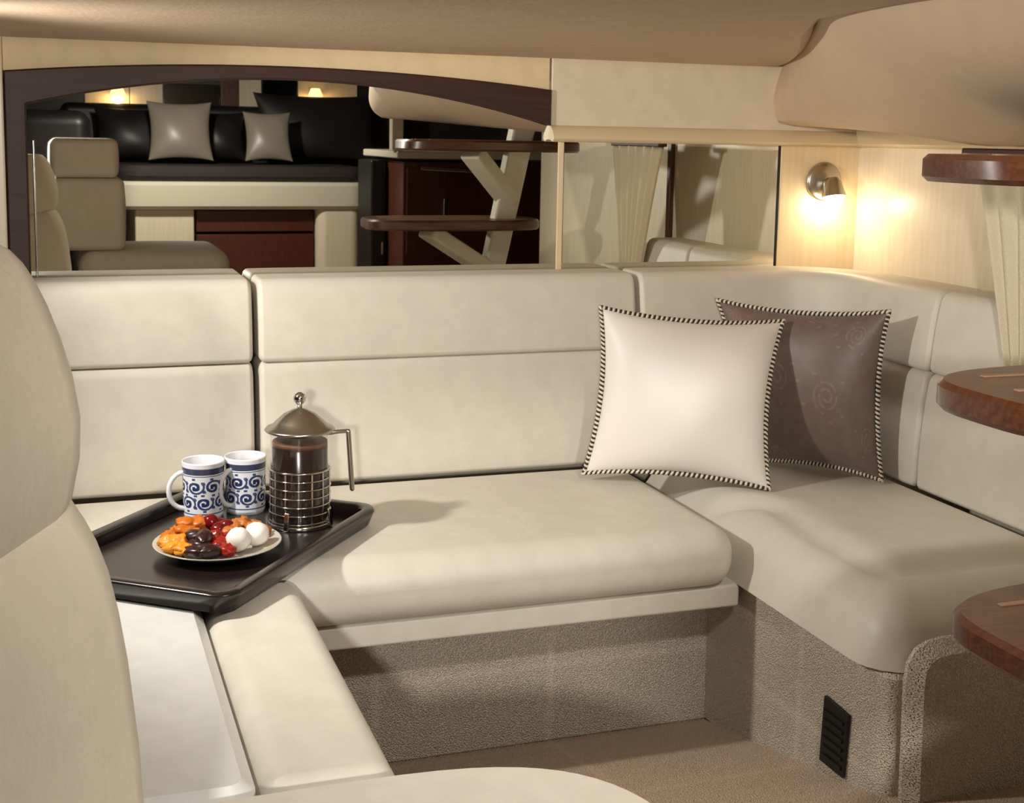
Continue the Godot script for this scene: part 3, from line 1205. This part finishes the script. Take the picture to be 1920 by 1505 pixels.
func pillow_at(called: String, label: String, at: Vector3, hw: float, hh: float, th: float, mm: Material, group: String) -> Node3D:
	var c := [at + Vector3(hw, hh, .05), at + Vector3(-hw, hh, .05), at + Vector3(-hw, -hh, -.05), at + Vector3(hw, -hh, -.05)]
	var o := obj(called, pillow_mesh(c, th, 16), mm)
	tag(o, label, "pillow", group)
	return o

func build_pillows() -> void:
	var c := [Vector3(.958, .738, .262), Vector3(1.300, .712, .330), Vector3(1.218, .425, .445), Vector3(.933, .428, .262)]
	var t := thing("throw_pillow", "ivory satin throw pillow with black and white cord edge", "pillow", Vector3.ZERO, "pillows on the settee")
	obj("cover", pillow_mesh(c, .125), M.satin, t)
	cord(t, c, 38)
	c = [Vector3(1.245, .735, .180), Vector3(1.448, .742, .455), Vector3(1.452, .428, .455), Vector3(1.285, .428, .262)]
	t = thing("throw_pillow", "taupe patterned throw pillow with striped cord in settee corner", "pillow", Vector3.ZERO, "pillows on the settee")
	obj("cover", pillow_mesh(c, .11), M.taupe, t)
	cord(t, c, 38)

# ------------------------------------------------------------------ breakfast
func build_tray() -> void:
	# tray: its long axis runs from the near corner to the right corner
	var ax := Vector2(.275, -.35).normalized()
	var ay := Vector2(ax.y, -ax.x)
	var cen := Vector2(.2155, .509) 
	var base := Transform3D(Basis(Vector3(ax.x, 0, ax.y), Vector3(ay.x, 0, ay.y), Vector3.UP), Vector3(cen.x, 0, cen.y))
	var t := thing("serving_tray", "dark wooden serving tray lying on the settee seat", "tray", Vector3.ZERO)
	var m := mb()
	var hx := .232
	var hy := .165
	prism(m, rrect(-hx, -hy, hx, hy, .03, 6), .4125, .4215, .002, base, 60)
	obj("tray_floor", m, M.tray, t)
	m = mb()
	# rim: outer wall leaning outwards
	var outer0 := rrect(-hx, -hy, hx, hy, .03, 6)
	var outer1 := rrect(-hx - .008, -hy - .008, hx + .008, hy + .008, .034, 6)
	var inner1 := rrect(-hx + .012, -hy + .012, hx - .012, hy - .012, .022, 6)
	var rows := []
	for r in [[outer0, .414], [outer1, .436], [rrect(-hx - .006, -hy - .006, hx + .006, hy + .006, .033, 6), .441], [rrect(-hx + .008, -hy + .008, hx - .008, hy - .008, .024, 6), .441], [inner1, .437], [inner1, .4205]]:
		var row := []
		for p in r[0]: row.append(base * Vector3(p.x, p.y, r[1]))
		rows.append(row)
	rows.append(rows[0])
	grid(m, rows, true, false)
	obj("rim", m, M.tray, t)
	t.position.y = .002
	var fy := .4236
	# french press
	t = thing("french_press", "glass coffee press with chrome lattice and domed lid on tray", "coffee press", Vector3(.364, fy, .432))
	m = mb()
	lathe(m, [Vector2(.001, .006), Vector2(.045, .006), Vector2(.0465, .01), Vector2(.0465, .148), Vector2(.05, .153)], Vector3.ZERO, 40)
	obj("glass_beaker", m, M.glass, t)
	m = mb()
	lathe(m, [Vector2(.0005, .010), Vector2(.044, .010), Vector2(.0445, .014), Vector2(.0445, .128), Vector2(.0005, .128)], Vector3.ZERO, 40)
	obj("coffee", m, M.coffee, t)
	m = mb()
	lathe(m, [Vector2(.0005, .1282), Vector2(.044, .1282), Vector2(.0444, .136), Vector2(.043, .138), Vector2(.0005, .138)], Vector3.ZERO, 40)
	obj("foam", m, M.crema, t)
	# lattice
	for k in 14:
		m = mb()
		var a := TAU * k / 14.0
		var d := Vector3(cos(a), 0, sin(a))
		tube(m, [d * .0478 + Vector3(0, .004, 0), d * .0478 + Vector3(0, .094, 0)], .0017, 6)
		obj("lattice_bar", m, M.chrome, t)
	for k in 7:
		m = mb()
		var pts := []
		for s in 40: pts.append(Vector3(cos(TAU * s / 40.0) * .0485, .010 + k * .0138, sin(TAU * s / 40.0) * .0485))
		tube(m, pts, .0014 if k < 6 else .002, 6, true)
		obj("lattice_ring", m, M.chrome, t)
	m = mb()
	lathe(m, [Vector2(.001, .004), Vector2(.046, .004), Vector2(.049, .008), Vector2(.0515, .006), Vector2(.0525, .001), Vector2(.048, .0), Vector2(.001, .0)], Vector3.ZERO, 40)
	obj("foot_ring", m, M.chrome, t)
	for k in 4:
		m = mb()
		var a := TAU * k / 4.0 + .6
		var d := Vector3(cos(a), 0, sin(a))
		bar(m, d * .0495 + Vector3(0, .030, 0), d * .0545 + Vector3(0, .001, 0), .009, .0035)
		obj("foot", m, M.chrome, t)
	m = mb()
	lathe(m, [Vector2(.054, .1535), Vector2(.0565, .156), Vector2(.054, .159), Vector2(.046, .162), Vector2(.038, .170), Vector2(.026, .181), Vector2(.012, .188), Vector2(.004, .190), Vector2(.0035, .197), Vector2(.001, .198), Vector2(.001, .150), Vector2(.044, .150)], Vector3.ZERO, 40)
	var lid := obj("lid", m, M.steel, t)
	m = mb()
	lathe(m, [Vector2(.001, .196), Vector2(.005, .1965), Vector2(.0095, .202), Vector2(.0105, .207), Vector2(.008, .213), Vector2(.003, .216), Vector2(.0005, .2163)], Vector3.ZERO, 20)
	obj("knob", m, M.chrome, lid)
	m = mb()
	tube(m, [Vector3(.045, .146, -.002), Vector3(.062, .147, -.004), Vector3(.082, .147, -.006)], .0035, 8)
	bar(m, Vector3(.080, .150, -.006), Vector3(.087, .046, -.006), .011, .008)
	obj("handle", m, M.steel, t)
	# mugs
	for k in 2:
		var at: Vector3 = [Vector3(.220, fy, .346), Vector3(.290, fy, .334)][k]
		t = thing("mug", ["white mug with blue scroll pattern, nearest the plate, handle visible", "white mug with blue scroll pattern beside coffee press"][k], "mug", at, "patterned mugs on the tray")
		m = mb()
		var prof := [Vector2(.0005, .006), Vector2(.028, .0055), Vector2(.029, .0), Vector2(.031, .0), Vector2(.0325, .005)]
		lathe(m, prof, Vector3.ZERO, 40)
		lathe(m, [Vector2(.0345, .0925), Vector2(.0335, .0945), Vector2(.0318, .0925), Vector2(.0305, .08), Vector2(.03, .012), Vector2(.026, .0075), Vector2(.0005, .007)], Vector3.ZERO, 40)
		obj("inside", m, M.porcelain, t)
		m = mb()
		lathe(m, [Vector2(.0345, .0925), Vector2(.0337, .075), Vector2(.0333, .0575), Vector2(.0331, .04), Vector2(.0329, .0225), Vector2(.0325, .005)], Vector3.ZERO, 40)
		obj("body", m, M.china, t)
		m = mb()
		var hp := []
		var ang: float = [PI * .96, PI * .80][k]
		for s in 13:
			var a := -PI * .5 + PI * s / 12.0
			hp.append(Vector3(cos(ang) * (.0325 + .024 * cos(a)), .046 + .030 * sin(a), sin(ang) * (.0325 + .024 * cos(a))))
		tube(m, hp, .0042, 8)
		obj("handle", m, M.porcelain, t)
	# plate
	var pc := Vector3(.2195, fy, .546)
	m = mb()
	lathe(m, [Vector2(.0005, .003), Vector2(.045, .003), Vector2(.048, .0), Vector2(.052, .0), Vector2(.056, .004), Vector2(.082, .011), Vector2(.094, .0165), Vector2(.0955, .018), Vector2(.0935, .0185), Vector2(.08, .0135), Vector2(.055, .007), Vector2(.0005, .006)], pc, 48)
	tag(obj("plate", m, M.plate), "round pale plate of dried fruit and sweets on tray", "plate")
	# what lies on it
	var fr := func(called: String, label: String, cat_: String, mm: Material, pos: Vector3, size: Vector3, bump: float, group: String, seedk: int) -> void:
		var q := mb()
		var nz := FastNoiseLite.new()
		nz.seed = seedk
		nz.frequency = 1.3
		var shell := []
		for j in 13:
			var v := PI * j / 12.0
			var ring := []
			for k in 18:
				var u := TAU * k / 18.0
				var dn := Vector3(sin(v) * cos(u), cos(v), sin(v) * sin(u))
				var f := 1 + bump * nz.get_noise_3dv(dn)
				ring.append(dn * f * size)
			shell.append(ring)
		grid(q, shell, true, false)
		var o := obj(called, q, mm)
		o.position = pc + pos
		o.rotation = Vector3(rng.randf_range(-.3, .3), rng.randf() * TAU, rng.randf_range(-.3, .3))
		tag(o, label, cat_, group)
	var ap := [Vector3(-.052, .022, -.045), Vector3(-.030, .024, -.060), Vector3(-.066, .020, -.026), Vector3(-.04, .034, -.044), Vector3(-.046, .030, -.018), Vector3(-.024, .034, -.046), Vector3(-.034, .026, -.008)]
	for k in ap.size(): fr.call("dried_apricot", "orange dried apricot heaped at back left of plate", "apricot", M.apricot, ap[k], Vector3(.017, .0095, .015), .5, "apricots on the plate", 20 + k)
	var pe := [Vector3(-.072, .022, .0), Vector3(-.060, .026, .016), Vector3(-.068, .022, .030), Vector3(-.054, .022, .044)]
	for k in pe.size(): fr.call("dried_peach", "golden yellow dried peach piece at left of plate", "dried fruit", M.peach, pe[k], Vector3(.015, .009, .014), .5, "peach pieces on the plate", 40 + k)
	var da := [Vector3(-.036, .020, .030), Vector3(-.026, .022, .048), Vector3(-.030, .030, .014), Vector3(-.018, .022, .064), Vector3(-.042, .020, .058), Vector3(-.024, .034, .034)]
	for k in da.size(): fr.call("date", "dark brown date at front of plate", "date", M.date, da[k], Vector3(.02, .011, .012), .25, "dates on the plate", 60 + k)
	var ch := [Vector3(-.010, .024, -.054), Vector3(.010, .024, -.058), Vector3(-.006, .036, -.040), Vector3(.018, .026, -.040), Vector3(.004, .028, -.022)]
	for k in ch.size(): fr.call("cherry", "dark red cherry at back middle of plate", "cherry", M.cherry, ch[k], Vector3(.0125, .0115, .0125), .12, "cherries on the plate", 80 + k)
	var be := [Vector3(-.006, .024, .006), Vector3(.0, .024, .032), Vector3(-.008, .030, .020), Vector3(.006, .020, .060), Vector3(-.006, .022, .048), Vector3(.010, .022, .010)]
	for k in be.size(): fr.call("dried_berry", "bright red dried berry in middle of plate", "dried fruit", M.berry, be[k], Vector3(.014, .0095, .012), .45, "berries on the plate", 100 + k)
	var pr := [Vector3(.034, .024, -.050), Vector3(.048, .024, -.056), Vector3(.060, .024, -.040), Vector3(.044, .032, -.036), Vector3(.072, .022, -.022), Vector3(.056, .028, -.018), Vector3(.030, .026, -.022), Vector3(.018, .026, -.006)]
	for k in pr.size(): fr.call("glazed_nut", "amber glazed nut at back right of plate", "nut", M.pretzel, pr[k], Vector3(.0135, .0085, .011), .6, "nuts on the plate", 120 + k)
	fr.call("white_truffle", "round white truffle at front right of plate", "truffle", M.truffle, Vector3(.026, .028, .036), Vector3(.019, .018, .019), .1, "white truffles on the plate", 141)
	fr.call("white_truffle", "round white truffle nearer the coffee press", "truffle", M.truffle, Vector3(.056, .028, .016), Vector3(.019, .018, .019), .1, "white truffles on the plate", 142)
